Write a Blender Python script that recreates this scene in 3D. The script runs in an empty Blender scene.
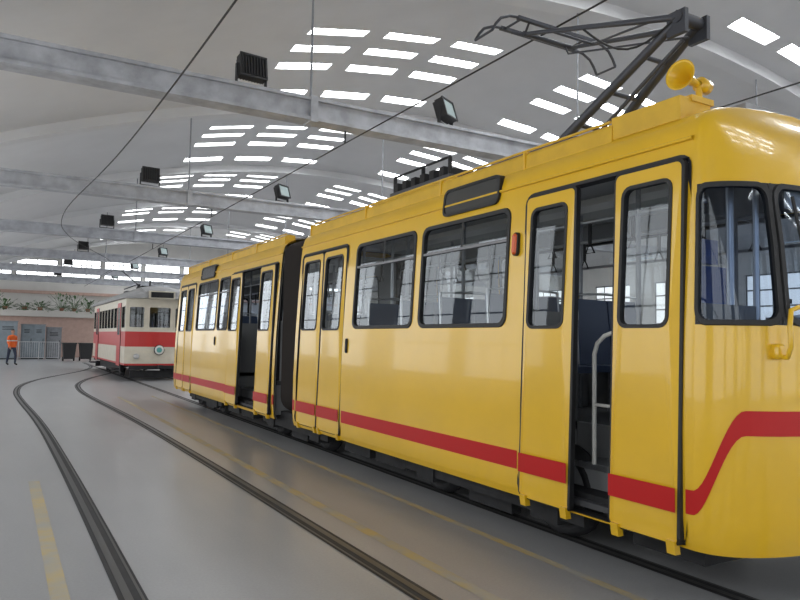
import bpy, math, random
from mathutils import Vector, Matrix
random.seed(7)
sc = bpy.context.scene
try:
    sc.view_settings.view_transform = 'Standard'
    sc.view_settings.look = 'None'
except Exception as e:
    print(e)

# ------------------------------------------------------------------ materials
def mat(name, col, rough=0.5, metal=0.0, spec=0.5, var=0.0, vscale=4.0, bump=0.0, bscale=20.0, col2=None, coat=0.0):
    m = bpy.data.materials.new(name); m.use_nodes = True
    nt = m.node_tree; b = nt.nodes['Principled BSDF']
    b.inputs['Base Color'].default_value = (*col, 1)
    b.inputs['Roughness'].default_value = rough
    b.inputs['Metallic'].default_value = metal
    b.inputs['Specular IOR Level'].default_value = spec
    if coat:
        b.inputs['Coat Weight'].default_value = coat
        b.inputs['Coat Roughness'].default_value = 0.06
    tc = nt.nodes.new('ShaderNodeTexCoord')
    if var > 0 or col2:
        n = nt.nodes.new('ShaderNodeTexNoise'); n.inputs['Scale'].default_value = vscale
        n.inputs['Detail'].default_value = 6; n.inputs['Roughness'].default_value = 0.6
        nt.links.new(tc.outputs['Object'], n.inputs['Vector'])
        r = nt.nodes.new('ShaderNodeValToRGB')
        c2 = col2 if col2 else tuple(max(0, c*(1-var)) for c in col)
        c1 = col if col2 else tuple(min(1, c*(1+var)) for c in col)
        r.color_ramp.elements[0].position = 0.35; r.color_ramp.elements[0].color = (*c2, 1)
        r.color_ramp.elements[1].position = 0.65; r.color_ramp.elements[1].color = (*c1, 1)
        nt.links.new(n.outputs['Fac'], r.inputs['Fac'])
        nt.links.new(r.outputs['Color'], b.inputs['Base Color'])
    if bump > 0:
        n2 = nt.nodes.new('ShaderNodeTexNoise'); n2.inputs['Scale'].default_value = bscale
        n2.inputs['Detail'].default_value = 4
        nt.links.new(tc.outputs['Object'], n2.inputs['Vector'])
        bp = nt.nodes.new('ShaderNodeBump'); bp.inputs['Strength'].default_value = bump
        bp.inputs['Distance'].default_value = 0.01
        nt.links.new(n2.outputs['Fac'], bp.inputs['Height'])
        nt.links.new(bp.outputs['Normal'], b.inputs['Normal'])
    return m

def emis(name, col, s):
    m = bpy.data.materials.new(name); m.use_nodes = True
    nt = m.node_tree; b = nt.nodes['Principled BSDF']
    b.inputs['Base Color'].default_value = (0.8, 0.8, 0.8, 1)
    b.inputs['Emission Color'].default_value = (*col, 1)
    b.inputs['Emission Strength'].default_value = s
    return m

def glass(name, tint, refl=1.0):
    # thin glazing: tinted transmission + Schlick reflection, same from both faces
    m = bpy.data.materials.new(name); m.use_nodes = True
    nt = m.node_tree
    for n in list(nt.nodes):
        nt.nodes.remove(n)
    o = nt.nodes.new('ShaderNodeOutputMaterial')
    t = nt.nodes.new('ShaderNodeBsdfTransparent'); t.inputs['Color'].default_value = (*tint, 1)
    g = nt.nodes.new('ShaderNodeBsdfGlossy'); g.inputs['Roughness'].default_value = 0.02
    g.inputs['Color'].default_value = (0.9, 0.95, 1, 1)
    geo = nt.nodes.new('ShaderNodeNewGeometry')
    dt = nt.nodes.new('ShaderNodeVectorMath'); dt.operation = 'DOT_PRODUCT'
    nt.links.new(geo.outputs['Incoming'], dt.inputs[0]); nt.links.new(geo.outputs['Normal'], dt.inputs[1])
    def M(op, a, b=None):
        n = nt.nodes.new('ShaderNodeMath'); n.operation = op
        if isinstance(a, (int, float)): n.inputs[0].default_value = a
        else: nt.links.new(a, n.inputs[0])
        if b is not None:
            if isinstance(b, (int, float)): n.inputs[1].default_value = b
            else: nt.links.new(b, n.inputs[1])
        return n.outputs[0]
    a = M('ABSOLUTE', dt.outputs['Value']); a = M('SUBTRACT', 1.0, a); a = M('POWER', a, 5.0)
    a = M('MULTIPLY', a, .95); a = M('ADD', a, .045); a = M('MULTIPLY', a, refl); a = M('MINIMUM', a, 1.0)
    mx = nt.nodes.new('ShaderNodeMixShader')
    nt.links.new(a, mx.inputs['Fac'])
    nt.links.new(t.outputs[0], mx.inputs[1]); nt.links.new(g.outputs[0], mx.inputs[2])
    nt.links.new(mx.outputs[0], o.inputs['Surface'])
    return m

M_yel = mat('tram_yellow_paint', (0.70, 0.42, 0.014), 0.28, var=0.04, vscale=1.5, coat=0.4)
M_yel2 = mat('tram_yellow_paint_roof', (0.60, 0.36, 0.02), 0.5, var=0.1, vscale=3)
M_red = mat('tram_red_stripe', (0.45, 0.010, 0.010), 0.4, spec=.3)
M_blk = mat('black_rubber', (0.012, 0.012, 0.013), 0.6)
M_dark = mat('dark_steel', (0.022, 0.022, 0.024), 0.7, metal=0.1, spec=.3, var=0.3)
M_int = mat('tram_interior_grey', (0.22, 0.225, 0.23), 0.6)
M_intc = mat('tram_interior_ceiling', (0.45, 0.46, 0.45), 0.6)
M_intf = mat('tram_interior_floor', (0.05, 0.05, 0.055), 0.7)
M_seat = mat('seat_vinyl', (0.05, 0.075, 0.14), 0.5)
M_steel = mat('brushed_steel', (0.55, 0.56, 0.58), 0.3, metal=0.9)
M_alu = mat('window_bar_aluminium', (0.20, 0.20, 0.21), 0.5, metal=.3)
M_grey = mat('grey_painted_metal', (0.24, 0.25, 0.27), 0.5, var=0.15, vscale=6)
M_panto = mat('pantograph_metal', (0.055, 0.058, 0.07), 0.45, metal=0.3)
M_copper = mat('contact_wire_metal', (0.03, 0.028, 0.026), 0.6, metal=0.3)
M_glass = glass('tram_window_glass', (0.74, 0.77, 0.78), 1.3)
M_glassd = glass('windscreen_glass', (0.42, 0.49, 0.60), .8)
M_white = mat('white_enamel', (0.75, 0.74, 0.7), 0.4)
M_amber = mat('indicator_lens', (0.65, 0.10, 0.02), 0.25)
M_bell = mat('bellows_rubber', (0.028, 0.021, 0.018), 0.7)

# ------------------------------------------------------------------ mesh builder
class MB:
    def __init__(s):
        s.v = []; s.f = []; s.m = []; s.sm = []; s.mats = []
    def mi(s, m):
        if m not in s.mats: s.mats.append(m)
        return s.mats.index(m)
    def add(s, vs, fs, m, smooth=False):
        b = len(s.v); s.v.extend([tuple(v) for v in vs]); k = s.mi(m)
        for f in fs:
            s.f.append([i+b for i in f]); s.m.append(k); s.sm.append(smooth)
    def box(s, x0, x1, y0, y1, z0, z1, m, M=None):
        vs = [Vector((x, y, z)) for x in (x0, x1) for y in (y0, y1) for z in (z0, z1)]
        if M is not None: vs = [M @ v for v in vs]
        s.add(vs, [(0, 1, 3, 2), (4, 6, 7, 5), (0, 4, 5, 1), (2, 3, 7, 6), (0, 2, 6, 4), (1, 5, 7, 3)], m)
    def tube(s, pts, r, m, n=8, closed=False, caps=True):
        pts = [Vector(p) for p in pts]; N = len(pts)
        rs = r if isinstance(r, (list, tuple)) else [r]*N
        vs = []; up = None
        for i, p in enumerate(pts):
            if closed: d = pts[(i+1) % N]-pts[i-1]
            else: d = pts[min(i+1, N-1)]-pts[max(i-1, 0)]
            d.normalize()
            if up is None:
                a = Vector((0, 0, 1)) if abs(d.z) < 0.9 else Vector((0, 1, 0))
                up = (a-d*a.dot(d)).normalized()
            else:
                up = (up-d*up.dot(d))
                up = up.normalized() if up.length > 1e-6 else Vector((1, 0, 0))
            w = d.cross(up)
            for k in range(n):
                t = 2*math.pi*k/n
                vs.append(p+(up*math.cos(t)+w*math.sin(t))*rs[i])
        fs = []
        for i in range(N if closed else N-1):
            j = (i+1) % N
            for k in range(n):
                fs.append((i*n+k, i*n+(k+1) % n, j*n+(k+1) % n, j*n+k))
        s.add(vs, fs, m, True)
        if caps and not closed:
            s.add(vs[:n], [tuple(range(n))[::-1]], m); s.add(vs[-n:], [tuple(range(n))], m)
    def lathe(s, c, axis, prof, m, n=24):
        c = Vector(c); a = Vector(axis).normalized()
        t = Vector((0, 0, 1)) if abs(a.z) < .9 else Vector((1, 0, 0))
        u = (t-a*t.dot(a)).normalized(); w = a.cross(u); vs = []
        for (h, r) in prof:
            for k in range(n):
                q = 2*math.pi*k/n
                vs.append(c+a*h+(u*math.cos(q)+w*math.sin(q))*r)
        fs = [(i*n+k, i*n+(k+1) % n, (i+1)*n+(k+1) % n, (i+1)*n+k) for i in range(len(prof)-1) for k in range(n)]
        s.add(vs, fs, m, True)
    def build(s, name, parent=None, bevel=0):
        me = bpy.data.meshes.new(name); me.from_pydata(s.v, [], s.f); me.update()
        for m in s.mats: me.materials.append(m)
        me.polygons.foreach_set('material_index', s.m)
        me.polygons.foreach_set('use_smooth', s.sm)
        o = bpy.data.objects.new(name, me); sc.collection.objects.link(o)
        if parent: o.parent = parent
        if bevel:
            b = o.modifiers.new('bevel', 'BEVEL'); b.width = bevel; b.segments = 2; b.limit_method = 'ANGLE'
        return o

def empty(name, loc=(0, 0, 0)):
    e = bpy.data.objects.new(name, None); sc.collection.objects.link(e); e.empty_display_size = .3
    return e

# generic helpers on a mapping P(u,z,off)
def rrect(u0, u1, z0, z1, r, n=4, k=1):
    pts = []
    cs = [(u1-r, z0+r, -90), (u1-r, z1-r, 0), (u0+r, z1-r, 90), (u0+r, z0+r, 180)]
    arcs = []
    for (cu, cz, a0) in cs:
        arcs.append([(cu+r*math.cos(math.radians(a0+90*i/n)), cz+r*math.sin(math.radians(a0+90*i/n))) for i in range(n+1)])
    for i in range(4):
        pts += arcs[i]
        a = arcs[i][-1]; b = arcs[(i+1) % 4][0]
        for j in range(1, k):
            t = j/k; pts.append((a[0]+(b[0]-a[0])*t, a[1]+(b[1]-a[1])*t))
    return pts
def ring(mb, P, A, oa, B, ob, m):
    n = len(A)
    vs = [P(u, z, oa) for u, z in A]+[P(u, z, ob) for u, z in B]
    mb.add(vs, [(i, (i+1) % n, n+(i+1) % n, n+i) for i in range(n)], m)
def sheet(mb, P, us, zs, off, m, holes=(), smooth=True):
    nz = len(zs)
    vs = [P(u, z, off) for u in us for z in zs]; fs = []
    for i in range(len(us)-1):
        for j in range(nz-1):
            cu = (us[i]+us[i+1])/2; cz = (zs[j]+zs[j+1])/2
            if any(h[0] < cu < h[1] and h[2] < cz < h[3] for h in holes): continue
            fs.append((i*nz+j, (i+1)*nz+j, (i+1)*nz+j+1, i*nz+j+1))
    mb.add(vs, fs, m, smooth)
def rng(a, b, n): return [a+(b-a)*i/n for i in range(n+1)]
def window(mb, gb, P, u0, u1, z0, z1, r, paint, gm, gas=.032, k=1, hopper=None, nu=1, split=False):
    R0 = rrect(u0, u1, z0, z1, .0005, k=k); R1 = rrect(u0, u1, z0, z1, r, k=k)
    R2 = rrect(u0+gas, u1-gas, z0+gas, z1-gas, max(r-gas*.6, .01), k=k)
    Rb = rrect(u0-.006, u1+.006, z0-.006, z1+.006, r, k=k)
    ring(mb, P, R0, 0, R1, 0, paint); ring(mb, P, R0, -.03, R1, -.03, M_int)
    ring(mb, P, Rb, .0, R1, .012, M_blk)
    ring(mb, P, R1, .012, R2, .010, M_blk); ring(mb, P, R2, .010, R2, -.035, M_blk)
    sheet(gb, P, rng(u0+gas*.6, u1-gas*.6, nu), rng(z0+gas*.6, z1-gas*.6, 3 if nu == 1 else 6), -.012, gm)
    if hopper:
        H = [(u0+gas, hopper-.012), (u1-gas, hopper-.012), (u1-gas, hopper+.012), (u0+gas, hopper+.012)]
        mb.add([P(u, z, .006) for u, z in H]+[P(u, z, -.03) for u, z in H], [(0, 1, 2, 3), (4, 5, 1, 0), (3, 2, 6, 7), (7, 6, 5, 4)], M_alu)
        if split:
            c = (u0+u1)/2
            H = [(c-.014, hopper), (c+.014, hopper), (c+.014, z1-gas), (c-.014, z1-gas)]
            mb.add([P(u, z, .006) for u, z in H], [(0, 1, 2, 3)], M_blk)
def leaf(mb, gb, P, u0, u1, z0, z1, off, w, r=.07):
    wu0, wu1, wz0, wz1 = w
    O = rrect(u0, u1, z0, z1, .05); O2 = rrect(u0+.018, u1-.018, z0+.01, z1-.018, .04)
    Wd = rrect(wu0, wu1, wz0, wz1, r); W2 = rrect(wu0+.024, wu1-.024, wz0+.024, wz1-.024, r*.7)
    ring(mb, P, O, off-.045, O, off-.004, M_blk); ring(mb, P, O, off-.004, O2, off, M_blk)
    ring(mb, P, O2, off, Wd, off, M_yel)
    ring(mb, P, O2, off-.04, Wd, off-.04, M_int)
    ring(mb, P, Wd, off+.006, W2, off+.006, M_blk); ring(mb, P, W2, off+.006, W2, off-.04, M_blk)
    ring(mb, P, Wd, off, Wd, off+.006, M_blk)
    sheet(gb, P, [wu0+.012, wu1-.012], rng(wz0+.012, wz1-.012, 3), off-.015, M_glass)
    for (a, b) in [(.52, .66)]:
        mb.add([P(u0+.018, a, off+.003), P(u1-.018, a, off+.003), P(u1-.018, b, off+.003), P(u0+.018, b, off+.003)], [(0, 1, 2, 3)], M_red)
    for uu in (u0+.06, u1-.06):
        vs = [P(uu+a, b, off+c) for a in (-.03, .03) for b in (z0-.05, z0+.03) for c in (-.03, .015)]
        mb.add(vs, [(0, 1, 3, 2), (4, 6, 7, 5), (0, 4, 5, 1), (2, 3, 7, 6), (0, 2, 6, 4), (1, 5, 7, 3)], M_yel)

# ------------------------------------------------------------------ yellow tram
XC = 4.60
PROF = [(.31, 1.07, .42), (.37, 1.09, .44), (.50, 1.10, .47), (1.0, 1.10, .50), (1.5, 1.085, .50), (1.62, 1.08, .49), (2.1, 1.055, .43),
        (2.46, 1.035, .365), (2.60, 1.025, .33), (2.70, 1.015, .29), (2.80, 1.00, .235), (2.87, .975, .18), (2.93, .92, .12), (2.98, .80, .07),
        (3.02, .60, .04), (3.05, .32, .025), (3.06, 0.0, .02)]
def prof(z):
    if z <= PROF[0][0]: return PROF[0][1], PROF[0][2]
    for a, b in zip(PROF, PROF[1:]):
        if z <= b[0]:
            t = (z-a[0])/(b[0]-a[0]); return a[1]+(b[1]-a[1])*t, a[2]+(b[2]-a[2])*t
    return PROF[-1][1], PROF[-1][2]
LQ = 1.3; EX = 2/2.35
def spow(x, e): return math.copysign(abs(x)**e, x)
def mkP(Y0, d, side):
    def P(u, z, off=0):
        W, L = prof(z)
        if u >= 0:
            x, y = -(W+off), u
        else:
            a = -u/LQ*math.pi/2
            c, s_ = math.cos(a), math.sin(a)
            x, y = -W*spow(c, EX), -L*spow(max(s_, 0), EX)
            nx, ny = -spow(c, 2-EX)/max(W, .05), -spow(max(s_, 0), 2-EX)/L
            ln = math.hypot(nx, ny) or 1
            x += nx/ln*off; y += ny/ln*off
        return Vector((XC+side*x, Y0+d*y, z))
    return P

tram = empty('articulated_tram')
ZS = [p[0] for p in PROF]
def mkbreaks(base, holes, idx):
    s_ = set(round(b, 4) for b in base)
    for h in holes: s_.add(round(h[idx], 4)); s_.add(round(h[idx+1], 4))
    return sorted(s_)
FAR = [(.35, 1.60, 1.62, 2.60), (1.70, 3.05, 1.62, 2.60), (3.17, 4.47, 1.62, 2.60), (4.62, 5.95, 1.62, 2.60)]
def section(tag, Y0, d, ulen, wins, doors):
    mb = MB(); gb = MB()
    nose_holes = [(-2.54, -.06, 1.62, 2.46)]
    for side in (1, -1):
        P = mkP(Y0, d, side)
        if side == 1:
            holes = [(w[0], w[1], 1.62, 2.60) for w in wins]+[(a, b, c, e) for a, b, c, e in [dd[:4] for dd in doors]]
        else:
            holes = [h for h in FAR if h[1] < ulen]
        us = mkbreaks([0, ulen]+rng(0, ulen, 6), holes, 0); zs = mkbreaks(ZS, holes, 2)
        sheet(mb, P, us, zs, 0, M_yel, holes)
        zi = [z for z in zs if z <= 2.87]
        sheet(mb, P, us, zi, -.03, M_int, holes)
        if side == 1:
            for w in wins:
                window(mb, gb, P, w[0], w[1], 1.62, 2.60, .09, M_yel, M_glass, hopper=2.33, split=(w[1]-w[0] > 1))
        else:
            for h in holes:
                window(mb, gb, P, h[0], h[1], h[2], h[3], .09, M_yel, M_glass, hopper=2.33)
        segs = [(0.0, ulen)]
        if side == 1:
            cuts = sorted([(dd[0]-.03, dd[1]+.03) for dd in doors]); segs = []; c = 0.0
            for a, b in cuts:
                if a > c: segs.append((c, a))
                c = b
            if c < ulen: segs.append((c, ulen))
        for a, b in segs:
            mb.add([P(a, .52, .003), P(b, .52, .003), P(b, .66, .003), P(a, .66, .003)], [(0, 1, 2, 3)], M_red)
        mb.add([P(a, z, o) for a in (0, ulen) for z, o in ((.31, 0), (.31, -.06))], [(0, 1, 3, 2)], M_blk)
        mb.add([P(0, 2.745, 0), P(ulen, 2.745, 0), P(ulen, 2.75, .022), P(0, 2.75, .022), P(0, 2.765, .022), P(ulen, 2.765, .022), P(ulen, 2.775, 0), P(0, 2.775, 0)],
               [(0, 1, 2, 3), (3, 2, 5, 4), (4, 5, 6, 7)], M_yel)
    P = mkP(Y0, d, 1)
    us = mkbreaks(rng(-2.6, 0, 52), nose_holes, 0); zs = mkbreaks(ZS+[1.8, 2.3], nose_holes, 2)
    sheet(mb, P, us, zs, 0, M_yel, nose_holes)
    sheet(mb, P, us, [z for z in zs if z < 2.87], -.03, M_int, nose_holes)
    for a, b in ((-.71, -.06), (-1.87, -.73), (-2.54, -1.89)):
        window(mb, gb, P, a, b, 1.62, 2.46, .09, M_blk, M_glassd, gas=.028, k=14, nu=14)
    mb.add([P(u, z, .004) for u in (-.73, -.71) for z in (1.62, 2.46)], [(0, 1, 3, 2)], M_blk)
    mb.add([P(u, z, .004) for u in (-1.89, -1.87) for z in (1.62, 2.46)], [(0, 1, 3, 2)], M_blk)
    vs = []
    ul = rng(-2.6, 0, 80)
    def zb(u):
        t = min(max((min(-u, 2.6+u)-.05)/.40, 0), 1); t = t*t*(3-2*t)
        return .52+.475*t
    for u in ul: vs += [P(u, zb(u), .004), P(u, zb(u)+.14, .004)]
    mb.add(vs, [(2*i, 2*i+2, 2*i+3, 2*i+1) for i in range(80)], M_red, True)
    for u in (-1.08, -1.52):
        c = P(u, .80, 0); n = (P(u, .80, .1)-c).normalized()
        mb.lathe(c, n, [(0, .11), (.03, .11), (.04, .10), (.02, .09)], M_steel); mb.lathe(c, n, [(.02, .09), (.035, .05), (.04, 0.001)], M_white)
    # coupler
    c = P(-1.3, .38, 0); n = Vector((0, -d, 0))
    mb.tube([c-n*.3, c+n*.12], .05, M_dark); mb.box(c.x-.1, c.x+.1, min(c.y, (c+n*.2).y)-.02, max(c.y, (c+n*.2).y), .30, .46, M_dark)
    Pl = mkP(Y0, d, 1)
    for dd in doors:
        a, b, z0, z1, mode = dd
        H = rrect(a, b, z0, z1, .0005); Ho = rrect(a-.026, b+.026, z0-.005, z1+.026, .09)
        ring(mb, Pl, Ho, .008, H, .008, M_blk); ring(mb, Pl, H, .008, H, -.09, M_blk)
        for (p, q) in mode[1]:
            wa, wb = p+.075, q-.075
            leaf(mb, gb, Pl, p, q, z0-.01, z1-.005, mode[2], (wa, wb, 1.60, 2.53))
    mb.build(tag+'_body', tram); gb.build(tag+'_glazing', tram)
    return Pl

doorsF = [(.02, 1.49, .33, 2.64, (0, [(.02, .57), (.92, 1.47)], .045)),
          (4.74, 6.16, .36, 2.62, (0, [(4.76, 5.445), (5.455, 6.14)], .01))]
P1 = section('front_section', 2.69, 1, 6.26, [(1.70, 3.05), (3.17, 4.50)], doorsF)
doorsR = [(.15, 1.58, .36, 2.62, (0, [(.17, .86), (.87, 1.56)], .01)),
          (4.22, 6.58, .36, 2.62, (0, [(4.24, 4.92), (5.86, 6.54)], .045))]
P2 = section('rear_section', 16.4, -1, 6.68, [(1.80, 3.30), (3.42, 4.10)], doorsR)

# bellows
mb = MB()
nf = 13; vs = []
ringpts = rrect(-1.0, 1.0, .42, 2.93, .22, n=5)
for i in range(nf*2+1):
    y = 8.95+(9.72-8.95)*i/(nf*2); s_ = 1.0 if i % 2 else .93
    for (a, b) in ringpts:
        vs.append((XC+a*s_, y, 1.65+(b-1.65)*(.965+.035*(i % 2))))
n = len(ringpts)
mb.add(vs, [(i*n+k, i*n+(k+1) % n, (i+1)*n+(k+1) % n, (i+1)*n+k) for i in range(nf*2) for k in range(n)], M_bell)
mb.build('articulation_bellows', tram)

# interior
mb = MB()
def inner(Ya, Yb, stepY, seatsY, dr):
    mb.box(XC-.45, XC+1.02, Ya, Yb, .80, .86, M_intf)
    c = Ya
    for s0, s1 in stepY+[(Yb, Yb)]:
        if s0 > c: mb.box(XC-1.04, XC-.45, c, s0, .80, .86, M_intf)
        if s1 > s0:
            mb.box(XC-1.03, XC-.46, s0, s1, .36, .40, M_intf)
            mb.box(XC-.80, XC-.46, s0, s1, .40, .61, M_int)
            mb.box(XC-.82, XC-.79, s0, s1, .58, .62, M_steel)
            mb.box(XC-.50, XC-.44, s0, s1, .36, .86, M_int)
            mb.box(XC-1.03, XC-.46, s0-.03, s0, .36, .86, M_int); mb.box(XC-1.03, XC-.46, s1, s1+.03, .36, .86, M_int)
        c = s1
    mb.box(XC-.94, XC+.94, Ya, Yb, 2.78, 2.81, M_intc)
    mb.box(XC-.12, XC+.12, Ya+.6, Yb-.6, 2.72, 2.78, M_white)
    mb.box(XC-.97, XC+.97, Ya+.1, Yb-.1, .34, .44, M_dark)
    for y in seatsY:
        for x0 in (XC-.95, XC+.10):
            if x0 < XC and any(s0-.3 < y < s1+.3 for s0, s1 in stepY): continue
            mb.box(x0, x0+.85, y-.21, y+.21, 1.24, 1.30, M_seat)
            mb.box(x0+.3, x0+.5, y-.15, y+.15, .86, 1.24, M_steel)
            Mx = Matrix.Translation((x0+.425, y+dr*.22, 1.30)) @ Matrix.Rotation(-dr*.12, 4, 'X')
            mb.box(-.41, -.01, -.02, .02, 0, .62, M_seat, Mx); mb.box(.01, .41, -.02, .02, 0, .62, M_seat, Mx)
            mb.tube([(x0+.02, y+dr*.24, 1.3), (x0+.02, y+dr*.28, 1.96), (x0+.40, y+dr*.28, 1.98), (x0+.83, y+dr*.28, 1.96), (x0+.83, y+dr*.24, 1.3)], .016, M_steel)
    y = Ya+1.0; k = 0
    while y < Yb-.3:
        mb.tube([(XC-.42, y, .86), (XC-.42, y, 2.78)], .02, M_grey); mb.tube([(XC+.42, y+.3, .86), (XC+.42, y+.3, 2.78)], .02, M_grey)
        y += 1.15
    for xx in (XC-.42, XC+.42):
        mb.tube([(xx, Ya+.4, 2.50), (xx, Yb-.3, 2.50)], .018, M_steel)
        yy = Ya+.6
        while yy < Yb-.4:
            mb.box(xx-.008, xx+.008, yy-.015, yy+.015, 2.32, 2.5, M_dark); mb.tube([(xx, yy-.05, 2.24), (xx, yy+.05, 2.24), (xx, yy, 2.33)], .010, M_dark, 6, closed=True)
            yy += .45
    for s0, s1 in stepY:
        for yy in (s0-.06, s1+.06):
            if Ya < yy < Yb: mb.box(XC-1.0, XC-.48, yy-.012, yy+.012, .86, 1.75, M_int); mb.tube([(XC-.46, yy, .86), (XC-.46, yy, 2.78)], .02, M_steel)
inner(2.62, 8.93, [(2.71, 4.18), (7.43, 8.85)], [4.55, 5.3, 6.05, 6.8, 8.2], 1)
inner(9.74, 16.5, [(9.82, 12.18), (14.82, 16.25)], [10.4, 11.3, 12.4, 13.2, 14.0, 14.6], 1)
def doorrail(y0, y1):
    x = XC-.80
    mb.tube([(x, y0, .62), (x, y0, 1.42), (x, y0-.03, 1.50), (x, y0-.10, 1.555), (x, (y0+y1)/2, 1.575), (x, y1+.10, 1.555), (x, y1+.03, 1.50), (x, y1, 1.42), (x, y1, .62)], .017, M_white)
    mb.tube([(x, y0, 1.05), (x, y1, 1.05)], .013, M_white)
doorrail(3.70, 3.36); doorrail(11.3, 10.9)
# cab partition & console
for x0, x1, z0, z1 in ((-.2, .95, .86, 1.55), (-.2, -.16, 1.55, 2.5), (.91, .95, 1.55, 2.5), (.36, .40, 1.55, 2.5), (-.2, .95, 2.5, 2.78)):
    mb.box(XC+x0, XC+x1, 3.35, 3.38, z0, z1, M_int)
M_blue = mat('cab_seat_blue', (.04, .11, .38), .6)
mb.box(XC-.55, XC+.8, 2.42, 2.72, .86, 1.60, M_dark)
mb.box(XC-.45, XC+.6, 2.44, 2.60, 1.60, 1.68, M_grey)
for x in (-.3, -.1, .1, .3): mb.lathe((XC+x, 2.62, 1.66), (0, .5, 1), [(0, .05), (.03, .05), (.035, .001)], M_white, 12)
mb.tube([(XC+.0, 2.75, 1.60), (XC, 2.75, 1.78)], .02, M_steel); mb.lathe((XC, 2.75, 1.80), (0, 0, 1), [(-.02, .001), (-.01, .05), (.02, .05), (.03, .001)], M_blk, 12)
# driver's seat
mb.box(XC-.40, XC+.15, 2.98, 3.30, 1.28, 1.38, M_blue); mb.box(XC-.40, XC+.15, 3.24, 3.32, 1.38, 2.08, M_blue); mb.box(XC-.26, XC+.01, 3.25, 3.31, 2.10, 2.28, M_blue); mb.box(XC-.18, XC-.06, 3.1, 3.2, .86, 1.28, M_steel)
mb.tube([(XC-.62, 2.72, .9), (XC-.62, 2.72, 2.75)], .025, M_steel)
mb.box(XC-.5, XC+.5, 2.42, 2.44, 2.34, 2.50, M_white)
mb.build('interior_fittings', tram, bevel=.004)

# bogies and underframe
mb = MB()
def bogie(yc):
    for yy in (yc-.85, yc+.85):
        for s_ in (-1, 1):
            mb.lathe((XC+s_*.75, yy, .365), (s_, 0, 0), [(-.06, .001), (-.06, .355), (-.03, .355), (-.03, .33), (.06, .325), (.06, .27), (.03, .25), (.03, .08), (.08, .07), (.08, .001)], M_dark)
        mb.tube([(XC-.8, yy, .365), (XC+.8, yy, .365)], .06, M_dark)
    for s_ in (-1, 1):
        mb.box(XC+s_*.90-.05, XC+s_*.90+.05, yc-1.25, yc+1.25, .19, .42, M_dark)
        mb.box(XC+s_*.90-.07, XC+s_*.90+.07, yc-1.0, yc-.7, .15, .46, M_dark); mb.box(XC+s_*.90-.07, XC+s_*.90+.07, yc+.7, yc+1.0, .15, .46, M_dark)
        mb.box(XC+s_*.78-.05, XC+s_*.78+.05, yc-.3, yc+.3, .06, .16, M_dark)
    mb.box(XC-.5, XC+.5, yc-.5, yc+.5, .2, .5, M_dark)
bogie(4.9); bogie(9.34); bogie(14.2)
for y in (6.6, 7.4, 11.6, 12.4): mb.box(XC-.88, XC+.88, y-.33, y+.33, .14, .40, M_dark)
mb.box(XC-.85, XC+.85, 2.75, 3.3, .16, .36, M_dark)
mb.build('bogies_and_underframe', tram)

# roof equipment
mb = MB()
for Y0, Y1, cuts in ((3.4, 8.85, [4.35, 5.6, 7.2]), (9.85, 16.0, [11.2, 12.6, 14.2])):
    ed = [Y0]+cuts+[Y1]
    for a, b in zip(ed, ed[1:]):
        for s_ in (-1, 1):
            pts = [(.935, 2.90), (.925, 3.03), (.90, 3.055), (.86, 3.06), (.78, 3.05), (.76, 2.96)]
            vs = [(XC+s_*x, y, z) for y in (a+.008, b-.008) for x, z in pts]
            mb.add(vs, [(k, k+1, k+7, k+6) for k in range(5)]+[tuple(range(6)), tuple(range(6, 12))], M_yel2)
        mb.box(XC-.945, XC-.86, b-.018, b+.002, 2.90, 3.065, M_yel)
    mb.tube([(XC-.90, Y0+.05, 3.075), (XC-.90, Y1-.05, 3.075)], .012, M_yel2, 6)
for s_ in (-1, 1):
    xa, xb = sorted((XC+s_*.925, XC+s_*.62)); mb.box(xa, xb, 2.85, 3.42, 2.93, 3.09, M_yel2)
mb.box(XC-.6, XC+.6, 5.9, 7.6, 3.05, 3.22, M_yel2)
for i in range(6):
    mb.box(XC-.5, XC+.5, 6.2+i*.2, 6.30+i*.2, 3.30, 3.40, M_dark)
mb.box(XC-.5, XC+.5, 6.1, 7.4, 3.26, 3.30, M_panto)
for y in (6.15, 6.7, 7.35):
    for x in (-.45, .45): mb.tube([(XC+x, y, 3.2), (XC+x, y, 3.5)], .025, M_dark)
mb.tube([(XC-.45, 6.15, 3.5), (XC-.45, 7.35, 3.5)], .015, M_dark); mb.tube([(XC+.45, 6.15, 3.5), (XC+.45, 7.35, 3.5)], .015, M_dark)
mb.box(XC-.55, XC+.55, 11, 13, 3.05, 3.20, M_grey)
mb.box(XC-.35, XC+.35, 2.78, 3.25, 3.0, 3.13, M_grey)
mb.build('roof_equipment', tram, bevel=.008)

# pantograph
mb = MB()
def ins(x, y, z0, h=.14):
    pr = []
    for i in range(4):
        a = h*i/4; pr += [(a, .03), (a+h*.1, .05), (a+h*.2, .03)]
    mb.lathe((x, y, z0), (0, 0, 1), pr+[(h, .03), (h, .001)], M_dark, 12)
for x in (-.5, .5):
    for y in (4.3, 5.5): ins(XC+x, y, 3.02, .16)
mb.tube([(XC-.5, 4.2, 3.2), (XC-.5, 5.6, 3.2)], .03, M_panto); mb.tube([(XC+.5, 4.2, 3.2), (XC+.5, 5.6, 3.2)], .03, M_panto)
for y in (4.3, 4.8, 5.5): mb.tube([(XC-.5, y, 3.2), (XC+.5, y, 3.2)], .028, M_panto)
K = (3.47, 4.05)
for x0, x1 in ((-.26, -.11), (.26, .11)):
    mb.tube([(XC+x0, 4.8, 3.24), (XC+x1, K[0], K[1])], [.045, .038], M_panto)
mb.tube([(XC-.02, 4.8, 3.16), (XC-.02, K[0]+.05, K[1]-.14)], .018, M_panto)
mb.tube([(XC-.16, K[0], K[1]), (XC+.16, K[0], K[1])], .05, M_panto)
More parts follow.
